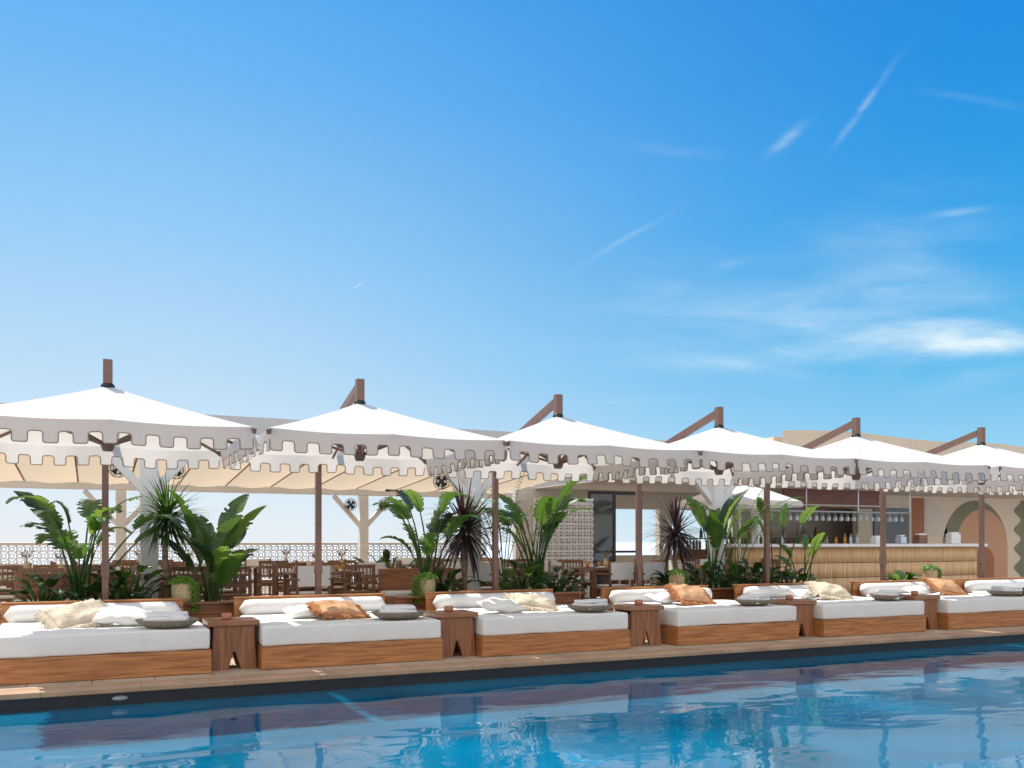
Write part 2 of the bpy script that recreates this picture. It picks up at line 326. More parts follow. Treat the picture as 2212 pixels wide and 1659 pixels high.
# ---------------------------------------------------------------- umbrellas
HW=1.31; ZE=2.60; ZA=3.12; D=2.1
def crenel():
    tw,gw,g,t,r=.134,.1146,.120,.228,.026; P=[]
    x=-HW
    def arc(cx,cz,a0,a1):
        for k in range(5):
            a=R(a0+(a1-a0)*k/4); P.append((cx+r*math.cos(a),cz+r*math.sin(a)))
    for i in range(11):
        x0=x;x1=x+tw
        if i>0: arc(x0-r,-g-r,90,0)
        else: P.append((x0,-g))
        arc(x0+r,-t+r,180,270); arc(x1-r,-t+r,270,360)
        if i<10: arc(x1+r,-g-r,180,90)
        else: P.append((x1,-g))
        x=x1+gw
    return P
OUT=crenel()
def umbrella(u,v,label,lean=0):
    r=root('patio_umbrella',label,'umbrella',(u,v,0),lean,'white patio umbrellas over the poolside daybeds')
    b=MB(); b.box(-.04,.04,-.04,.04,0.012,2.86); b.box(-.16,.16,-.16,.16,0,.012); b.box(-.05,.05,-.05,.05,1.0,1.18)
    b.obj('mast',[M['pole']],r,bevel=.006)
    b=MB(); b.bar((0,0.02,2.76),(0,-D+.06,3.31),.065,.10); b.bar((0,0.0,2.45),(0,-.55,2.90),.04,.05)
    b.obj('support_arm',[M['pole']],r,bevel=.005)
    b=MB(); b.box(-.047,.047,-D-.047,-D+.047,3.14,3.40); b.box(-.03,.03,-D-.03,-D+.03,2.5,3.14)
    b.lathe([(.0,.035),(.06,.03),(.075,.0),(.06,-.02)],16,(0,-D,3.11),1)
    b.obj('finial',[M['pole'],M['black']],r,bevel=.005)
    b=MB()
    pts=[(sx*HW,sy*HW) for sx,sy in((1,1),(1,-1),(-1,1),(-1,-1),(1,0),(-1,0),(0,1),(0,-1))]
    for x,yy in pts:
        b.bar((x*.03,-D+yy*.03,ZA-.07),(x*.985,-D+yy*.985,ZE-.035),.022,.03)
        b.bar((x*.04,-D+yy*.04,2.50),(x*.52,-D+yy*.52,ZA-.06-(ZA-ZE)*.52),.025,.03)
        if x and yy: b.bar((x*.985,-D+yy*.985,ZE-.03),(x*1.015,-D+yy*1.015,ZE-.045),.03,.05)
    b.lathe([(.0,-.05),(.05,-.05),(.07,0),(.07,.06),(0.03,.08)],10,(0,-D,2.47))
    b.obj('rib_frame',[M['pole']],r)
    b=MB(); n=14
    for k in range(4):
        ca,sa=math.cos(k*math.pi/2),math.sin(k*math.pi/2); vs=[]
        for j in range(n+1):
            m_=max(j/n,.0005)
            for i in range(n+1):
                s=-1+2*i/n; x=s*m_*HW; yy=-m_*HW
                z=ZA-(ZA-ZE)*m_-.022*math.sin(math.pi*abs(s))*m_-.020*math.sin(math.pi*m_)
                vs.append((x*ca-yy*sa,x*sa+yy*ca-D,z))
        b.add(vs,[(j*(n+1)+i,(j+1)*(n+1)+i,(j+1)*(n+1)+i+1,j*(n+1)+i+1) for j in range(n) for i in range(n)])
    b.obj('canopy',[M['canvas']],r,smooth=True)
    b=MB(); t=MB(); rnd=random.random()*9
    for k in range(4):
        ca,sa=math.cos(k*math.pi/2),math.sin(k*math.pi/2)
        def P(x,z,off=0):
            yy=-HW-off+(-z)*.14*math.sin(x*5.3+k*2+rnd)-.012*(-z)/.1
            zz=ZE+z-.022*abs(math.sin(math.pi*(abs(x)/HW)))
            return (x*ca-yy*sa,x*sa+yy*ca-D,zz)
        for (xa,za),(xb,zb) in zip(OUT,OUT[1:]):
            if xb-xa>1e-5: b.add([P(xa,za),P(xb,zb),P(xb,0),P(xa,0)],[(0,1,2,3)])
            dx,dz=xb-xa,zb-za; l=math.hypot(dx,dz)
            if l<1e-5: continue
            nx,nzz=-dz/l*.0062,dx/l*.0062; ex,ez=dx/l*.003,dz/l*.003
            for off in(.004,-.004):
                t.add([P(xa-ex-nx*.2,za-ez-nzz*.2,off),P(xb+ex-nx*.2,zb+ez-nzz*.2,off),P(xb+ex+nx*1.4,zb+ez+nzz*1.4,off),P(xa-ex+nx*1.4,za-ez+nzz*1.4,off)],[(0,1,2,3)])
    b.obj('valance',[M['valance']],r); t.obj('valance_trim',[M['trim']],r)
    return r
for i,u in enumerate([.15,2.89,5.62,8.22,10.92,13.75,16.5]):
    umbrella(u,12.7,'white square cantilever umbrella with crenellated brown-bound valance over a daybed',R([0,.6,-.5,.4,-.6,.3,0][i]))
# ---------------------------------------------------------------- daybeds
BW,BD=2.17,2.09
def daybed(u,seed):
    r=root('daybed','low teak daybed with white mattress and bolster beside the pool','daybed',(u,10.4,0),0,'teak daybeds along the pool')
    b=MB(); b.box(0,BW,0,.045,.005,.262,0); b.box(0,.045,.047,BD-.06,.005,.262,1); b.box(BW-.045,BW,.047,BD-.06,.005,.262,1); b.box(.047,BW-.047,.047,BD-.06,.2,.255,0)
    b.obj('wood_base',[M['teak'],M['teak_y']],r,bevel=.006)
    b=MB(); b.box(-.02,BW-.12,BD-.058,BD,.01,.695,0); b.box(-.02,BW-.12,BD-.075,BD+.05,.697,.715,0)
    b.obj('backrest',[M['teak']],r,bevel=.005)
    b=MB(); b.rbox(.012,BW-.012,.02,1.76,.264,.49,.028,wob=.010,seed=seed*5,n=20); b.obj('mattress',[M['linen']],r,smooth=True,merge=True)
    b=MB(); pr=[]; n=26
    for k in range(n+1):
        x=.02+(BW-.17)*k/n; e=min(k,n-k); rr=.12*min(1,(.0 if e==0 else .80+.12*e)); rr=min(rr,.12)*(1+.03*noise.noise(Vector((x*3,seed,0))))
        pr.append(((x,1.89,.565),max(rr,.004)))
    b.tube([p for p,_ in pr],[q for _,q in pr],20); b.obj('bolster',[M['linen']],r,smooth=True)
    return r
BL=[-.98,1.73,4.43,7.38,10.04,12.73,15.5]
for i,u in enumerate(BL): daybed(u,i)
# ---------------------------------------------------------------- pillows
def pillow(name,w,d,t,m,label,loc,rot,fringe=None,seed=0):
    b=MB(); n=22
    def top(a,c,s):
        pa=1-abs(a)**2.6; pc=1-abs(c)**2.6
        h=(max(pa,0)*max(pc,0))**.45*t/2
        x=a*w/2*(1-.07*(1-c*c)); yy=c*d/2*(1-.07*(1-a*a))
        wr=noise.noise(Vector((x*7+seed,yy*7,s*2)))*.040*min(1,h*20)
        return (x,yy,s*(h+wr)*(1 if s>0 else .8))
    for s in(1,-1):
        vs=[top(-1+2*i/n,-1+2*j/n,s) for j in range(n+1) for i in range(n+1)]
        fs=[(j*(n+1)+i,j*(n+1)+i+1,(j+1)*(n+1)+i+1,(j+1)*(n+1)+i) for j in range(n) for i in range(n)]
        if s<0: fs=[f[::-1] for f in fs]
        b.add(vs,fs)
    o=b.obj(name,[m],smooth=True,merge=True,loc=loc,rot=rot); tag(o,label,'pillow')
    if fringe:
        f=MB(); rg=random.Random(seed)
        for k in range(200):
            s=k/200*4; q=int(s); a=-1+2*(s-q)
            a,c,ox,oy=[(a,-1,0,-1),(1,a,1,0),(-a,1,0,1),(-1,-a,-1,0)][q]
            x=a*w/2*(1-.07*(1-c*c)); yy=c*d/2*(1-.07*(1-a*a))
            for _ in range(3):
                l=rg.uniform(.045,.09); jx=rg.uniform(-.025,.025); jy=rg.uniform(-.025,.025); jz=rg.uniform(-.07,-.01)
                p0=(x-ox*.012+rg.uniform(-.012,.012),yy-oy*.012+rg.uniform(-.012,.012),0); p1=(x+ox*l*.6+jx*.5,yy+oy*l*.6+jy*.5,-.004); p2=(x+ox*l+jx,yy+oy*l+jy,jz)
                f.tube([p0,p1,p2],[.006,.008,.007],5)
        f.obj('fringe',[fringe],o)
    return o
MT=.495
def bedp(i,x,yy,z=0): return (BL[i]+x,10.4+yy,MT+z)
W1='plump white pillow lying on a daybed mattress'; W2='cream knitted pillow with tassel fringe on a daybed'; W3='terracotta pillow with tassel fringe on a daybed'
pillow('pillow',.58,.42,.17,M['creamk'],W2,bedp(0,.82,.95,.13),(R(24),R(-10),R(22)),M['creamk'],1)
pillow('pillow',.62,.42,.17,M['linen'],W1,bedp(0,1.30,.88,.10),(R(14),R(4),R(-8)),None,2)
pillow('pillow',.54,.40,.16,M['terra'],W3,bedp(1,1.08,.82,.11),(R(16),R(4),R(6)),M['terrad'],3)
pillow('pillow',.54,.38,.14,M['linen'],W1,bedp(1,.74,1.05,.07),(R(6),0,R(14)),None,4)
pillow('pillow',.60,.40,.16,M['linen'],W1,bedp(2,.56,.70,.09),(R(10),R(3),R(-4)),None,5)
pillow('pillow',.54,.38,.15,M['creamk'],W2,bedp(2,1.16,.95,.11),(R(18),R(8),R(-14)),M['creamk'],6)
pillow('pillow',.56,.42,.17,M['terra'],W3,bedp(3,.95,1.0,.15),(R(30),R(6),R(-4)),M['terrad'],7)
pillow('pillow',.56,.38,.14,M['linen'],W1,bedp(3,.62,1.25,.08),(R(10),0,R(10)),None,8)
pillow('pillow',.58,.42,.16,M['creamk'],W2,bedp(4,1.12,1.0,.14),(R(26),R(9),R(-16)),M['creamk'],9)
pillow('pillow',.56,.38,.14,M['linen'],W1,bedp(4,.72,1.25,.08),(R(10),0,R(8)),None,10)
pillow('pillow',.58,.42,.17,M['terra'],W3,bedp(5,1.22,1.05,.15),(R(28),R(8),R(-10)),M['terrad'],11)
pillow('pillow',.56,.38,.14,M['linen'],W1,bedp(5,.82,1.28,.08),(R(10),0,R(8)),None,12)
def tray(i,x,yy,rz):
    b=MB(); b.lathe([(0,.012),(.22,.014),(.285,.055),(.335,.082),(.345,.076),(.30,.035),(.235,0),(0,0)],36)
    o=b.obj('woven_tray',[M['wicker']],smooth=True,loc=bedp(i,x,yy,.010),rot=(0,0,rz)); o.scale=(1,.82,1)
    tag(o,'shallow grey-brown woven tray resting on the daybed corner','tray','woven towel trays on the daybeds')
    t=MB(); rg=random.Random(i)
    t.rbox(-.25,.20,-.17,.16,0,.044,.020,wob=.018,n=10,seed=i); t.rbox(-.24,.21,-.165,.16,.042,.086,.020,wob=.018,n=10,seed=i+3)
    t.rbox(-.20,.19,-.15,.14,.084,.126,.019,wob=.018,n=10,seed=i+6)
    p=bedp(i,x+.01,yy,.034); o=t.obj('folded_towel',[M['towel']],smooth=True,merge=True,loc=p,rot=(0,0,rz+R(rg.uniform(-12,12))))
    tag(o,'stack of folded white towels on a woven tray','towel','folded towels on trays')
for i,(x,yy) in enumerate([(1.74,.36),(1.72,.36),(1.76,.38),(1.68,.42),(1.80,.45),(1.95,.45)]): tray(i,x,yy,R(i*17-20))
def sidetable():
    r=root('side_table','rustic reddish-brown wooden side table with notched legs between daybeds','side table',(1.455,10.85,0),0,'wooden side tables between daybeds')
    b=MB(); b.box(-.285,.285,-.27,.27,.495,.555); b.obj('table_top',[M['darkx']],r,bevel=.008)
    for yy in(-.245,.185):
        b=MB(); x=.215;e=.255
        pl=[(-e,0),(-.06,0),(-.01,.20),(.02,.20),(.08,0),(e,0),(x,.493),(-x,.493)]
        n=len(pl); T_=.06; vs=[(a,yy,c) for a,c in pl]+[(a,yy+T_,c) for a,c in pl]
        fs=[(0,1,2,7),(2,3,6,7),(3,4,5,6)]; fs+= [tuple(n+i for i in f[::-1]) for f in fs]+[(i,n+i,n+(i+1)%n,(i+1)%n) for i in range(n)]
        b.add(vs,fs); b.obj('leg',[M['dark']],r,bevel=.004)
    b=MB(); b.box(-.18,.18,-.183,.183,.30,.42); b.obj('stretcher',[M['dark']],r)
    return r
st=sidetable()
tx=[1.455,4.165,6.99,9.79,12.47,15.2]
for x in tx[1:]: dup(st,loc=(x,10.85,0),rot=(0,0,R(random.uniform(-2,2))))
b=MB(); b.lathe([(0,0),(.045,0),(.06,.03),(.055,.07),(.045,.075),(.042,.065),(.05,.03),(0,.012)],20)
cup=b.obj('clay_pot',[M['clay']],smooth=True,loc=(1.40,10.78,.556)); tag(cup,'small terracotta ashtray pot on a wooden side table','pot','terracotta pots on side tables')
for x in tx[1:]: dup(cup,loc=(x-.03+random.uniform(-.05,.05),10.8,.556))
# ---------------------------------------------------------------- planters
def planter(u0,u1,v0=12.95,v1=13.55,h=.62):
    r=root('wooden_planter','long reddish-brown wooden planter box behind the daybeds','planter',((u0+u1)/2,(v0+v1)/2,0),0,'wooden planter boxes behind the daybeds')
    w=(u1-u0)/2;d=(v1-v0)/2
    b=MB()
    for k in range(4):
        z0=.01+k*(h-.02)/4;z1=z0+(h-.02)/4-.006
        b.box(-w,w,-d,-d+.03,z0,z1);b.box(-w,w,d-.03,d,z0,z1);b.box(-w,-w+.03,-d+.032,d-.032,z0,z1);b.box(w-.03,w,-d+.032,d-.032,z0,z1)
    b.box(-w-.01,w+.01,-d-.14,-d+.12,h-.012,h+.012)
    b.obj('box',[M['darkx']],r,bevel=.004)
    b=MB(); b.box(-w+.04,w-.04,-d+.125,d-.04,h-.12,h-.05); b.obj('soil',[M['soil']],r)
for a,c in[(-.85,.75),(.86,2.05),(4.1,5.5),(5.85,7.25),(8.7,10.75),(10.99,12.6),(14.7,16.3)]: planter(a,c)
# ---------------------------------------------------------------- plants
def path(p,az,e0,droop,L_,n,pw=1.5):
    P=[Vector(p)]
    for k in range(n):
        t=(k+.5)/n; e=e0-droop*t**pw
        d=Vector((math.cos(az)*math.cos(e),math.sin(az)*math.cos(e),math.sin(e))); P.append(P[-1]+d*L_/n)
    return P
def blade(b,P,az,W,mi,fold=.35,torn=0,rg=random,shape=None):
    n=len(P)-1; side=Vector((-math.sin(az),math.cos(az),0))
    shape=shape or (lambda t: (math.sin(math.pi*min(1,t*.92+.06)**.8))**.7)
    for sgn in(1,-1):
        for k in range(n):
            t0,t1=k/n,(k+1)/n; d=(P[k+1]-P[k]).normalized(); up=side.cross(d)
            if up.z<0: up=-up
            w0,w1=W*shape(t0),W*shape(t1)
            fo=fold; s0=side*sgn*math.cos(fo)+up*math.sin(fo)
            g=0;dr=Vector((0,0,0))
            if torn and rg.random()<torn: g=rg.uniform(.1,.4); dr=Vector((rg.uniform(-.02,.02),rg.uniform(-.02,.02),-rg.uniform(0,.35)*w0))
            lean=d*.25*w0
            m0=P[k]+s0*w0*.55;m1=P[k+1]+s0*w1*.55
            a0=P[k]+s0*w0+lean+dr-up*w0*.12; a1=P[k+1]+s0*w1+lean+dr-up*w1*.12; a0=a0.lerp(a1,g)
            b.add([P[k],P[k+1],m1,m0,a1,a0],[(0,1,2,3),(3,2,4,5)] if sgn<0 else [(3,2,1,0),(5,4,2,3)],mi)
def bop(name,loc,label,nl,hgt,spread,bl,bw,mats,seed,torn=.45,e0=(62,86),fmin=.45):
    rg=random.Random(seed); b=MB()
    for k in range(nl):
        az=2*math.pi*(k+rg.uniform(-.3,.3))*.382; f=fmin+(1-fmin)*rg.random()**.7
        e=R(rg.uniform(*e0)); p=(rg.uniform(-.09,.09),rg.uniform(-.09,.09),-.03)
        L1=hgt*f*.66; pp=path(p,az,e,R(18)*spread,L1,6)
        b.tube(pp,[.019-.0015*i for i in range(7)],5,3)
        e1=e-R(18)*spread; l=bl*rg.uniform(.75,1.1); bp=path(pp[-1],az,e1,R(rg.uniform(40,95))*spread,l,18,1.4)
        tw=az+R(rg.uniform(-60,60))
        mi=rg.choices([0,1,2],[5,3,3])[0]
        blade(b,bp,tw,bw*rg.uniform(.8,1.1),mi,rg.uniform(.1,.5),torn,rg)
        b.tube(bp[:14],[.009-.0005*i for i in range(14)],4,1)
    o=b.obj(name,mats+[M['leaf']],loc=loc,smooth=True); return tag(o,label,'plant')
LM=[M['leaf'],M['leafl'],M['leafd']]; LL=[M['leafl'],M['leaf'],M['leafl']]; LD=[M['leafd'],M['leaf'],M['leafd']]
Z0=.55; V=13.3
B1='tall bird of paradise plant with torn paddle leaves in a planter'
bop('bird_of_paradise_plant',(-.14,V,Z0),B1,17,2.1,1.2,.74,.16,LM,11,.5,(62,88),.5)
bop('bird_of_paradise_plant',(4.74,V,Z0),B1,16,2.3,1.05,.74,.165,LM,22,.5,(64,88),.5)
bop('bird_of_paradise_plant',(6.62,V,Z0),B1,18,2.55,1.05,.74,.17,LM,33,.5,(66,88),.5)
bop('banana_plant',(1.55,V,Z0),'broad-leaved glossy green banana plant in a planter',15,1.6,.6,.74,.21,LM,44,.15,(62,88),.3)
bop('banana_plant',(10.2,V,Z0),'slim light green banana plant in a planter',9,2.0,.5,.74,.18,LM,45,.25,(68,88),.5)
bop('banana_plant',(11.6,V,Z0),'tall slender light green banana plant in a planter',5,2.2,.5,.58,.14,LL,46,.3,(74,88),.7)
bop('banana_plant',(12.35,V,Z0),'small light green banana plant in a planter',6,1.35,.8,.42,.10,LL,47,.3,(68,88),.5)
for k,(x,h,mt) in enumerate([(.45,.85,LD),(.2,.7,LD),(-.6,.7,LD),(6.35,.85,LM),(5.0,.6,LD),(9.95,.75,LD),(10.6,.8,LD),(11.2,.75,LD),(12.0,.5,LM),(9.3,.45,LD),(15.0,.3,LM),(7.05,.65,LD)]):
    bop('leafy_shrub',(x,V+.02,Z0),'low dark leafy shrub with broad leaves in a planter',26,h*1.05,1.1,.33,.085,mt,60+k,.1,(35,80))
bop('potted_palm',(5.6,18.4,.2),'leafy green plant standing among the dining tables',18,1.45,.8,.42,.09,LM,90,.1)
def spiky(name,loc,label,trunk,r,n,mats,seed,W=.014,elmin=-40,droop=55,tall=1):
    rg=random.Random(seed); rt=root(name,label,'plant',loc)
    b=MB(); tp=[(.02*math.sin(k*1.3),.02*math.cos(k),trunk*k/6) for k in range(7)]
    b.tube(tp,[.05-.003*k for k in range(7)],10); b.obj('trunk',[M['trunk']],rt,smooth=True)
    b=MB()
    for k in range(n):
        az=rg.uniform(0,2*math.pi); e=math.asin(rg.uniform(math.sin(R(elmin)),1)); l=r*rg.uniform(.75,1.1)*(1+(tall-1)*abs(math.sin(e)))
        p=Vector(tp[-1])+Vector((0,0,rg.uniform(-.12,.06)*tall))
        bp=path(p,az,e,R(droop)*rg.uniform(.3,1.1)*math.cos(e),l,6,1.8)
        blade(b,bp,az,W*rg.uniform(.8,1.3),rg.choice([0,0,1]),.3,0,rg,shape=lambda t:(1-t**2.2)*(.55+.45*min(1,t*4)))
    b.obj('crown',mats,rt); return rt
spiky('yucca_palm',(.92,V-.05,Z0),'spiky green yucca palm with slim trunk in a planter',1.25,.66,280,[M['leaf'],M['leafd']],5,.015,-45)
spiky('cordyline_plant',(5.32,V-.05,Z0),'dark purple spiky cordyline in a planter',1.15,.72,150,[M['purple'],M['purple']],6,.026,-70,50,1.35)
spiky('cordyline_plant',(9.34,V-.05,Z0),'dark purple spiky cordyline in a planter',1.05,.66,150,[M['purple'],M['purple']],8,.024,-60,45,1.2)
def areca(loc,label,n,h,seed):
    rg=random.Random(seed); b=MB()
    for k in range(n):
        az=rg.uniform(0,6.28); e=R(rg.uniform(68,88)); l=h*rg.uniform(.75,1.05)
        pp=path((rg.uniform(-.06,.06),rg.uniform(-.06,.06),0),az,e,R(rg.uniform(40,85)),l,16,2.4)
        b.tube(pp,[.012-.0006*i for i in range(17)],4,2)
        for i in range(8,17):
            for s in(1,-1):
                for hf in (0,.5):
                    a2=az+s*R(55-i*1.5); ll=.26*math.sin(math.pi*(i-5)/13)+.05
                    q=path(pp[i].lerp(pp[i-1],hf),a2,R(25),R(60),ll,4); blade(b,q,a2,.010,rg.choice([0,1]),.2,0,rg,shape=lambda t:math.sin(math.pi*min(1,t*.9+.1)))
    return tag(b.obj('areca_palm',[M['leafl'],M['leaf'],M['leafl']],loc=loc),label,'plant')
areca((6.05,V,Z0),'feathery green areca palm in a planter',10,2.45,3); areca((10.75,V,Z0),'feathery green areca palm in a planter',11,2.3,4)
def basketplant(loc,seed,trail):
    rg=random.Random(seed)
    r=root('potted_plant','small trailing green plant in a pale woven basket','potted plant',loc,0,'basket plants on the planter ledges'); r.scale=(1.2,1.2,1.2)
    b=MB(); b.lathe([(0,0),(.095,0),(.112,.06),(.118,.15),(.112,.21),(.118,.225),(.105,.225),(.10,.19),(0,.185)],24); b.obj('basket',[M['seagrass']],r,smooth=True)
    b=MB()
    for k in range(1500):
        a=rg.uniform(0,6.28); q=rg.random()
        if q<.5: rr=.15*rg.random()**.5; p=Vector((rr*math.cos(a),rr*math.sin(a),.21+.09*(1-(rr/.16)**2)*rg.uniform(.3,1)))
        else:
            a=rg.gauss(-.1 if trail>0 else 3.2,.45); z=rg.uniform(-.10,.22); p=Vector(((.13+rg.uniform(0,.05))*math.cos(a),(.13+rg.uniform(0,.04))*math.sin(a),z))
        d=Vector((rg.gauss(0,1),rg.gauss(0,1),rg.gauss(0,1))).normalized()*.016; e=d.orthogonal().normalized()*.010
        b.add([p-d,p+e,p+d,p-e],[(0,1,2,3)],0)
    b.obj('foliage',[M['basketleaf']],r)
for k,(x,t) in enumerate([(1.10,1),(4.58,-1),(9.15,1),(15.3,1)]): basketplant((x,12.93,.634),k,t)
# ---------------------------------------------------------------- pergola
pg=root('pergola','white timber pergola with tan shade cloth over the dining terrace','pergola',(0,14,.2))
def zc(v): return 3.02-(v-14)/6.2*.40-.2
for u in(-4.3,.74,5.77,10.8):
    b=MB(); b.box(u-.12,u+.12,-.12,.12,0,2.62)
    for s in(1,-1): b.bar((u+s*.08,0,2.0),(u+s*.62,0,2.60),.12,.13,up=(0,1,0))
    b.bar((u,.1,2.0),(u,.62,2.6),.12,.13,up=(1,0,0)); b.obj('post',[M['white']],pg,bevel=.01)
for u in(-4.5,.53,5.6):
    b=MB(); b.box(u-.1,u+.1,6.0,6.2,0,2.3)
    for s in(1,-1): b.bar((u+s*.06,6.1,1.6),(u+s*.68,6.1,2.28),.10,.11,up=(0,1,0))
    b.obj('post',[M['white']],pg,bevel=.01)
b=MB(); b.box(-6,11.5,-.09,.09,2.622,2.80); b.box(-6,9.3,6.0,6.2,2.302,2.44); b.obj('beam',[M['white']],pg,bevel=.01)
b=MB(); b.box(-6,11.5,-.22,-.2,2.84,3.1); b.obj('fascia_cloth',[M['grey']],pg)
def ceil(u0,u1,v0,v1):
    b=MB(); t=MB(); nb=max(1,round((u1-u0)/.95)); w_=(u1-u0)/nb
    for k in range(nb):
        vs=[]; n=8;m=8
        for j in range(m+1):
            for i in range(n+1):
                x=u0+w_*(k+i/n); v=v0+(v1-v0)*j/m
                vs.append((x,v-14,zc(v)+.05-.085*math.sin(math.pi*i/n)))
        b.add(vs,[(j*(n+1)+i,j*(n+1)+i+1,(j+1)*(n+1)+i+1,(j+1)*(n+1)+i) for j in range(m) for i in range(n)])
        t.bar((u0+w_*k,v0-14,zc(v0)+.045),(u0+w_*k,v1-14,zc(v1)+.045),.03,.02)
    b.obj('shade_cloth',[M['tan']],pg,smooth=True); t.obj('batten',[M['tanb']],pg)
ceil(-6,9.3,14.15,20.3); ceil(9.32,11.5,14.15,16.1)
def fan(loc,rz,first=[]):
    if first:
        return dup(first[0],loc=loc,rot=(0,0,rz))
    r=root('wall_fan','round black caged fan fixed to a white pergola post','fan',loc,rz,'black fans on the pergola posts'); r.scale=(.68,.68,.68); first.append(r)
    b=MB()
    for rr,yy in((.2,0),(.2,-.07),(.13,-.09),(.13,.02)):
        b.tube([(rr*math.cos(2*math.pi*k/24),yy,rr*math.sin(2*math.pi*k/24)) for k in range(25)],.006,5,cap=False)
    for k in range(28):
        a=2*math.pi*k/28; c,s=math.cos(a),math.sin(a); b.tube([(.04*c,-.10,.04*s),(.13*c,-.09,.13*s),(.2*c,-.07,.2*s),(.2*c,0,.2*s),(.04*c,.03,.04*s)],.003,3)
    b.obj('cage',[M['black']],r)
    b=MB()
    for k in range(4):
        a=k*math.pi/2+.3; c,s=math.cos(a),math.sin(a); c2,s2=math.cos(a+.9),math.sin(a+.9)
        b.add([(.03*c,-.03,.03*s),(.17*c,-.05,.17*s),(.17*c2,-.02,.17*s2),(.03*c2,-.03,.03*s2)],[(0,1,2,3)])
    b.obj('blade',[M['black']],r)
    b=MB(); b.tube([(0,-.05,0),(0,.14,0)],[.05,.045],12); b.tube([(0,.1,0),(0,.16,-.12),(0,.3,-.16)],.015,6); b.obj('motor',[M['black']],r)
for p,rz in[((.35,14.3,2.52),R(-30)),((1.12,14.3,2.52),R(25)),((5.3,14.2,2.46),R(-25)),((5.25,19.85,2.28),R(-20)),((5.98,19.85,2.28),R(25))]: fan(p,rz)
# ---------------------------------------------------------------- breeze block fence
def blocks(name,label,u0,nc,nr,s,v,z0,t=.05,cap=True,mt='white',back=False):
    r=root(name,label,'wall',(u0,v,z0)); b=MB(); k_=s*.12
    for i in range(nc):
        for j in range(nr):
            x=i*s;z=j*s;cx=x+s/2;cz=z+s/2
            b.box(x,x+k_,-t,t,z,z+s-.002);b.box(x+k_+.001,x+s-.001,-t,t,z,z+k_)
            k=.33*s
            ring=[(cx+k*math.cos(q*math.pi/4)*(1 if q%2==0 else .75),cz+k*math.sin(q*math.pi/4)*(1 if q%2==0 else .75)) for q in range(8)]
            for q in range(8):
                a=ring[q];c=ring[(q+1)%8]; b.bar((a[0],0,a[1]),(c[0],0,c[1]),t*1.6,s*.11,up=(0,1,0))
            for dx,dz in((1,1),(-1,1),(1,-1),(-1,-1)): b.bar((cx+dx*k*.5,0,cz+dz*k*.5),(cx+dx*s*.46,0,cz+dz*s*.46),t*1.6,s*.13,up=(0,1,0))
    b.obj('breeze_blocks',[M[mt]],r)
    if cap: b=MB(); b.box(-.02,nc*s+.02,-.07,.07,nr*s,nr*s+.06); b.obj('coping',[M['cream']],r,bevel=.006)
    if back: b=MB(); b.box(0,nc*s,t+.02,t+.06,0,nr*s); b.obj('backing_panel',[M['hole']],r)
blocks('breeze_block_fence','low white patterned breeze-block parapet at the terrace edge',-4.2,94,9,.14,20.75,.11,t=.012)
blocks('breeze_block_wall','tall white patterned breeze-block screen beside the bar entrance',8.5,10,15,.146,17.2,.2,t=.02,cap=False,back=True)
# ---------------------------------------------------------------- dining furniture
def dtable():
    r=root('dining_table','dark wooden dining table set with plates on the terrace','table',(0,0,0),0,'wooden dining tables on the terrace')
    b=MB()
    for k in range(5): b.box(-.62,.62,-.4+k*.161,-.4+k*.161+.156,.71,.75)
    b.obj('table_top',[M['dine']],r,bevel=.004)
    for x in(-.54,.54):
        for yy in(-.33,.33):
            b=MB(); b.box(x-.035,x+.035,yy-.035,yy+.035,0,.708); b.obj('leg',[M['chairw']],r)
    for x in(-.33,.33):
        for yy in(-.24,.24):
            b=MB(); b.lathe([(0,.752),(.09,.752),(.12,.765),(.12,.768),(.09,.757),(0,.757)],16,(x,yy,0)); b.box(x-.05,x+.05,yy-.03,yy+.03,.756,.785)
            b.obj('plate_with_napkin',[M['white']],r)
    return r
def dchair(kind):
    r=root('director_chair' if kind else 'wooden_chair','wooden armchair with white canvas seat and back' if kind else 'dark wooden slatted armchair with cane back','chair',(0,0,0),0,'canvas dining chairs' if kind else 'wooden dining chairs')
    b=MB()
    for x in(-.26,.26):
        b.box(x-.02,x+.02,-.24,-.2,0,.64); b.box(x-.02,x+.02,.2,.24,0,.88); b.box(x-.03,x+.03,-.26,.26,.642,.67); b.box(x-.015,x+.015,-.2,.2,.38,.42); b.box(x-.015,x+.015,-.2,.2,.1,.13)
    b.box(-.24,.24,-.235,-.205,.38,.42); b.box(-.24,.24,.205,.235,.38,.42); b.box(-.24,.24,.205,.235,.1,.13)
    if not kind:
        b.box(-.24,.24,.205,.235,.82,.88); b.box(-.24,.24,.205,.235,.56,.60)
        for k in range(7): b.box(-.21+k*.066,-.19+k*.066,.212,.228,.60,.82)
    b.obj('frame',[M['chairw']],r)
    b=MB(); b.box(-.24,.24,-.2,.2,.422,.45); b.obj('seat',[M['linen'] if kind else M['dine']],r,bevel=.005)
    if kind:
        b=MB(); n=8; vs=[]
        for j in(0,1):
            for i in range(n+1): x=-.265+.53*i/n; vs+=[(x,.243+.03*math.sin(math.pi*i/n),.55+j*.32)]
        b.add(vs,[(i,i+1,n+2+i,n+1+i) for i in range(n)]); o=b.obj('backrest',[M['linen']],r); sm=o.modifiers.new('s','SOLIDIFY'); sm.thickness=.012
    return r
T=dtable(); C1=dchair(1); C0=dchair(0)
b=MB(); b.lathe([(0,0),(.03,0),(.035,.05),(.04,.11),(.037,.11),(.032,.05),(0,.01)],12); GL=b.obj('drinking_glass',[M['amber']],smooth=True); tag(GL,'amber drinking glass on a dining table','glass','amber glasses on dining tables')
VA=root('flower_vase','small clay vase with dried stems on a dining table','vase',(0,0,0),0,'vases with dried stems')
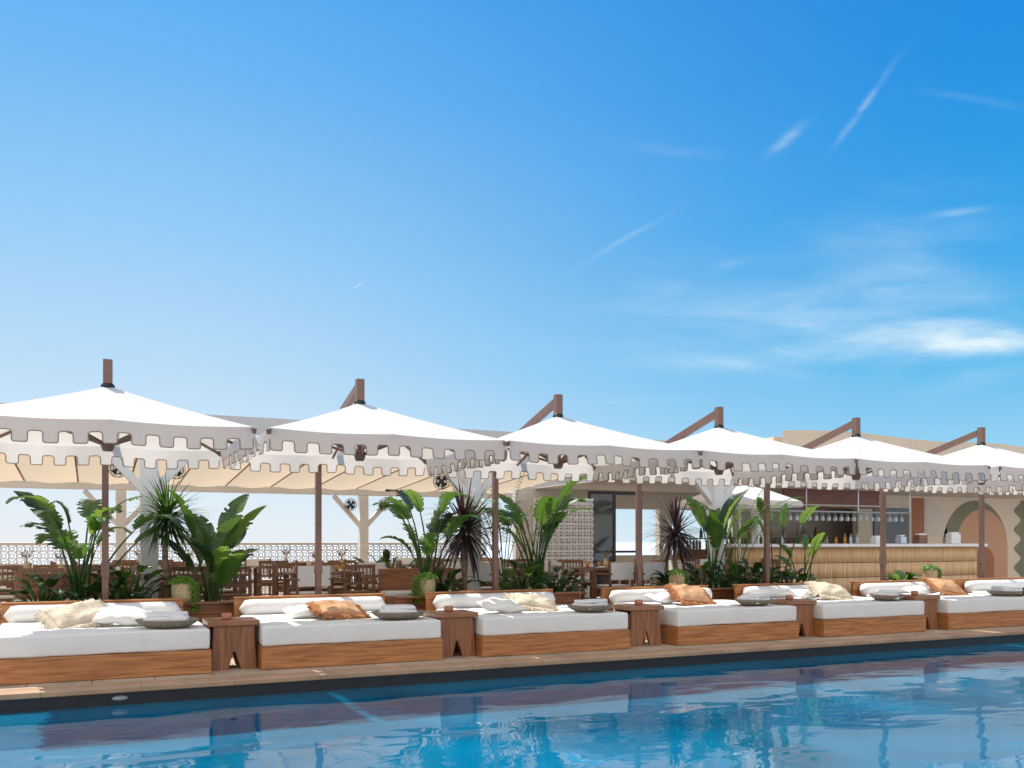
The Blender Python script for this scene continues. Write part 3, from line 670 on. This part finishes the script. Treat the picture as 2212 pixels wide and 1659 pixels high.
b=MB(); b.lathe([(0,0),(.04,0),(.06,.05),(.05,.11),(.025,.14),(.03,.17),(.022,.17),(0,.12)],14); b.obj('vase',[M['seagrass']],VA,smooth=True)
b=MB(); rg=random.Random(3)
for k in range(16):
    a=rg.uniform(0,6.28); q=path((0,0,.15),a,R(80),R(40),rg.uniform(.12,.24),4); b.tube(q,.002,3)
    for _ in range(4):
        c=q[-1]+Vector((rg.gauss(0,.01),rg.gauss(0,.01),rg.gauss(0,.015))); b.lathe([(0,-.012),(.009,0),(0,.012)],5,c)
b.obj('stem',[M['leafb']],VA)
tabs=[(-.3,15.2),(1.6,15.0),(3.5,15.1),(6.6,15.3),(9.1,15.1),(11.9,15.2),(-.9,17.0),(1.6,17.1),(4.2,16.9),(6.7,17.1),(-1.9,18.8),(.9,18.9),(3.6,18.9),(6.9,19.1),(8.3,18.6)]
fT=fC1=fC0=fG=fV=True
rg=random.Random(21)
for x,v in tabs:
    z=.2
    if fT: T.location=(x,v,z); fT=False
    else: dup(T,loc=(x,v,z),rot=(0,0,R(rg.uniform(-3,3))))
    for sx,sy,rot in((-.33,-.72,180),(.33,-.72,180),(-.33,.72,0),(.33,.72,0),(-1.0,0,90),(1.0,0,-90)):
        if rg.random()<.12 or (x in(1.6,) and v<16 and sx>.9): continue
        k=rg.random()<.5; src=C1 if k else C0; l=(x+sx+rg.uniform(-.05,.05),v+sy+rg.uniform(-.06,.06),z); ro=(0,0,R(rot+rg.uniform(-14,14)))
        if k and fC1: src.location=l;src.rotation_euler=ro;fC1=False
        elif (not k) and fC0: src.location=l;src.rotation_euler=ro;fC0=False
        else: dup(src,loc=l,rot=ro)
    for _ in range(5):
        l=(x+rg.uniform(-.5,.5),v+rg.uniform(-.13,.13),z+.752)
        if fG: GL.location=l;fG=False
        else: dup(GL,loc=l)
    l=(x+rg.uniform(-.2,.2),v+rg.uniform(-.02,.02),z+.752)
    if fV: VA.location=l;fV=False
    else: dup(VA,loc=l)
def bench(u,v,w):
    r=root('bench_seat','dark wooden bench with white seat cushion on the terrace','bench',(u,v,.2),0)
    b=MB(); b.box(0,w,0,.6,0,.34); b.box(0,w,.56,.62,.342,.8); b.obj('bench_frame',[M['darkx']],r,bevel=.006)
    b=MB(); b.rbox(.01,w-.01,.01,.55,.345,.44,.03,n=8); b.obj('cushion',[M['linen']],r,smooth=True,merge=True)
bench(4.3,13.9,1.3); bench(-1.0,13.9,1.5)
# ---------------------------------------------------------------- bar building
bb=root('bar_building','cream rendered poolside bar building with open front and painted arches','building',(0,0,.2))
b=MB(); b.box(9.4,34,20,20.2,2.1,2.6); b.box(9.4,34,20,20.2,0,.9)
for a,c in((9.4,10.2),(11.6,11.9),(13.6,14.0),(16.0,34)): b.box(a,c,20.001,20.199,.9,2.1)
b.obj('wall',[M['dimwall']],bb)
b=MB(); b.box(19.2,34,18.6,18.8,0,2.56,0); b.obj('painted_wall',[M['cream']],bb)
b=MB(); b.box(9.9,34,16.4,20.4,2.56,2.72); b.obj('ceiling',[M['dimwall']],bb)
b=MB(); b.box(9.85,15.2,16.3,20.5,2.722,2.80); b.obj('roof',[M['white']],bb,bevel=.02)
b=MB(); n=24; vs=[]
for k in range(n+1):
    x=15.0+19*k/n; bulge=.5*math.sin(k/n*9)
    vs+=[(x,16.9-bulge*.5,2.57),(x,16.9-bulge*.5,3.92+.05*math.sin(k*.8))]
b.add(vs,[(2*k,2*k+2,2*k+3,2*k+1) for k in range(n)]); b.box(15.0,34,17.2,20.4,2.73,3.8); o=b.obj('fascia',[M['creamd']],bb,smooth=False)
def archpoly(x0,x1,z1,y_,mt,name):
    r=(x1-x0)/2; cx=(x0+x1)/2; pts=[(x0,y_,.02),(x1,y_,.02)]+[(cx+r*math.cos(math.pi*k/20),y_,z1-r+r*math.sin(math.pi*k/20)) for k in range(21)]
    b=MB(); b.add(pts,[tuple(range(len(pts)))]); b.obj(name,[mt],bb)
archpoly(22.5,25.3,2.48,18.594,M['olive'],'painted_arch')
archpoly(23.05,25.3,2.22,18.588,M['peach'],'painted_arch')
archpoly(23.8,24.7,1.1,18.582,M['rust'],'painted_arch')
b=MB(); b.add([(21.25,18.594,.02),(21.75,18.594,.02),(21.75,18.594,2.5),(21.25,18.594,2.5)],[(0,1,2,3)]); b.obj('painted_band',[M['rust']],bb)
b=MB(); pl=[];n=30
for k in range(n+1): pl.append((25.75+.16*math.sin(k*.9),18.594,.02+2.5*k/n))
for k in range(n): 
    b.add([pl[k],(26.7,18.594,pl[k][2]),(26.7,18.594,pl[k+1][2]),pl[k+1]],[(0,1,2,3)])
b.obj('painted_wave',[M['olive']],bb)
b=MB(); b.add([(21.8,18.594,1.4)]+[(21.8+.9*math.sin(math.pi/2*k/12),18.594,1.4+1.1*math.cos(math.pi/2*k/12)) for k in range(13)],[tuple(range(14))[::-1]]); b.obj('painted_leaf',[M['dimwall']],bb)
b=MB(); b.box(19.75,21.1,18.55,18.597,1.0,2.2,0); b.obj('window',[M['win']],bb)
b=MB(); b.box(15.4,18.6,17.3,17.36,2.1,2.558) 
b.obj('wood_panel',[M['redwood']],bb)
b=MB()
for k,x in enumerate((9.95,10.6,11.3)): b.box(x,x+.06,17.4,17.46,0,2.3)
b.box(9.95,11.36,17.395,17.465,2.3,2.38); b.box(10.02,11.3,17.41,17.45,1.0,1.05); b.obj('door_frame',[M['black']],bb)
b=MB(); b.add([(10.02,17.43,.02),(10.59,17.43,.02),(10.59,17.43,2.29),(10.02,17.43,2.29)],[(0,1,2,3)]); b.obj('door_glass',[M['win']],bb)
b=MB(); b.box(11.5,13.0,16.5,16.62,0,.85); b.obj('low_wall',[M['white']],bb,bevel=.01)
b=MB(); b.box(14.6,14.85,17.3,17.55,0,2.558); b.obj('column',[M['white']],bb)
# bar counter
bc=root('bar_counter','long bar counter clad in bamboo slats with white top','bar counter',(13.7,16.5,.2))
b=MB(); b.rbox(-.65,7.75,-.18,.65,1.12,1.20,.02,n=10); b.obj('countertop',[M['white']],bc,smooth=False,merge=True)
b=MB(); x=-.5
while x<7.5:
    for z0,z1 in((.02,.37),(.385,.73),(.745,1.11)):
        b.tube([(x+.02,0,z0),(x+.02,0,z1)],.02,6)
    x+=.043
b.obj('bamboo_front',[M['bamboo']],bc,smooth=True)
b=MB(); b.box(-.5,7.54,.03,.6,0,1.11); b.obj('counter_body',[M['dine']],bc)
sh=root('bottle_shelf','wooden back-bar shelf holding rows of bottles','shelf',(14.0,19.4,.2))
b=MB(); b.box(0,5.0,0,.4,0,1.05); b.box(0,5.0,.1,.4,1.32,1.35); b.obj('shelf_unit',[M['dine']],sh)
b=MB(); b.lathe([(0,0),(.035,0),(.037,.02),(.037,.17),(.014,.22),(.014,.29),(0,.29)],10)
cols=[M['amber'],M['clear'],M['leafd'],M['rust'],M['olive']]
protos=[]
for k,m in enumerate(cols): 
    o=b.obj('bottle',[m],smooth=True,loc=(14.2+k*.1,19.6,1.252)); tag(o,'glass liquor bottle standing on the back-bar shelf','bottle','bottles on the back bar'); protos.append(o)
for k in range(60):
    o=dup(rg.choice(protos),loc=(14.75+rg.random()*4.1 if k<38 else 14.2+rg.random()*4.7,19.55+rg.uniform(-.08,.08),1.252 if k<38 else 1.552)); o.scale=(1,1,rg.uniform(.8,1.1))
for k in range(14):
    o=dup(rg.choice(protos),loc=(13.4+rg.random()*4.2,16.75+rg.uniform(-.05,.28),1.402)); o.scale=(1,1,rg.uniform(.6,.95)); o['label']='glass bottle standing on the white bar top'; o['group']='bottles on the bar counter'
gr=root('glass_rack','steel overhead rack with hanging wine glasses above the bar','glass rack',(15.3,16.95,2.2))
b=MB()
for yy in(0,.35): b.tube([(-1.2,yy,.0),(4.0,yy,0)],.02,8); b.tube([(-1.2,yy,.16),(4.0,yy,.16)],.02,8)
for x in(-1.2,.5,2.2,4.0): b.tube([(x,0,-.0),(x,0,.55)],.015,6); b.tube([(x,0,0),(x,.35,0)],.015,6)
b.obj('rail',[M['steel']],gr)
g=MB(); g.lathe([(.035,0),(.035,-.006),(.005,-.01),(.005,-.09),(.03,-.12),(.038,-.17),(.032,-.21)],10); gp=None
for k in range(40):
    if gp is None: gp=g.obj('hanging_glass',[M['clear']],gr,smooth=True,loc=(-.3,.0,-.02))
    else:
        c=gp.copy(); COL.objects.link(c); c.parent=gr; c.location=(-.3+.103*k,.0 if k%2 else .15,-.02)
for k,(x,wd,h,m) in enumerate([(17.9,.32,.16,'white'),(19.4,.3,.22,'dine'),(20.6,.35,.26,'white'),(18.7,.2,.18,'steel')]):
    r=root('counter_caddy','small box caddy with napkins standing on the bar top','caddy',(x,16.7,1.402))
    b=MB(); b.rbox(-wd/2,wd/2,-.1,.1,0,h,.015,n=3); b.obj('caddy_box',[M[m]],r,merge=True)
    b=MB(); b.box(-wd/2+.03,wd/2-.03,-.06,.06,h,h+.04); b.obj('napkins',[M['towel']],r)
r=root('white_parasol','plain white parasol standing beside the bar','umbrella',(12.3,15.15,.2))
b=MB(); b.tube([(0,0,0),(0,0,2.50)],.025,8); b.obj('pole',[M['white']],r)
b=MB(); vs=[(0,0,2.48)]; n=8
for rr,z in((.7,2.29),(1.35,2.06)):
    for k in range(n): vs.append((rr*math.cos(2*math.pi*(k+.5)/n),rr*math.sin(2*math.pi*(k+.5)/n),z))
fs=[(0,1+k,1+(k+1)%n) for k in range(n)]+[(1+k,9+k,9+(k+1)%n,1+(k+1)%n) for k in range(n)]
for k in range(n): vs.append((1.35*math.cos(2*math.pi*(k+.5)/n),1.35*math.sin(2*math.pi*(k+.5)/n),1.98))
fs+=[(9+k,17+k,17+(k+1)%n,9+(k+1)%n) for k in range(n)]
b.add(vs,fs); b.obj('canopy',[M['canvas']],r)
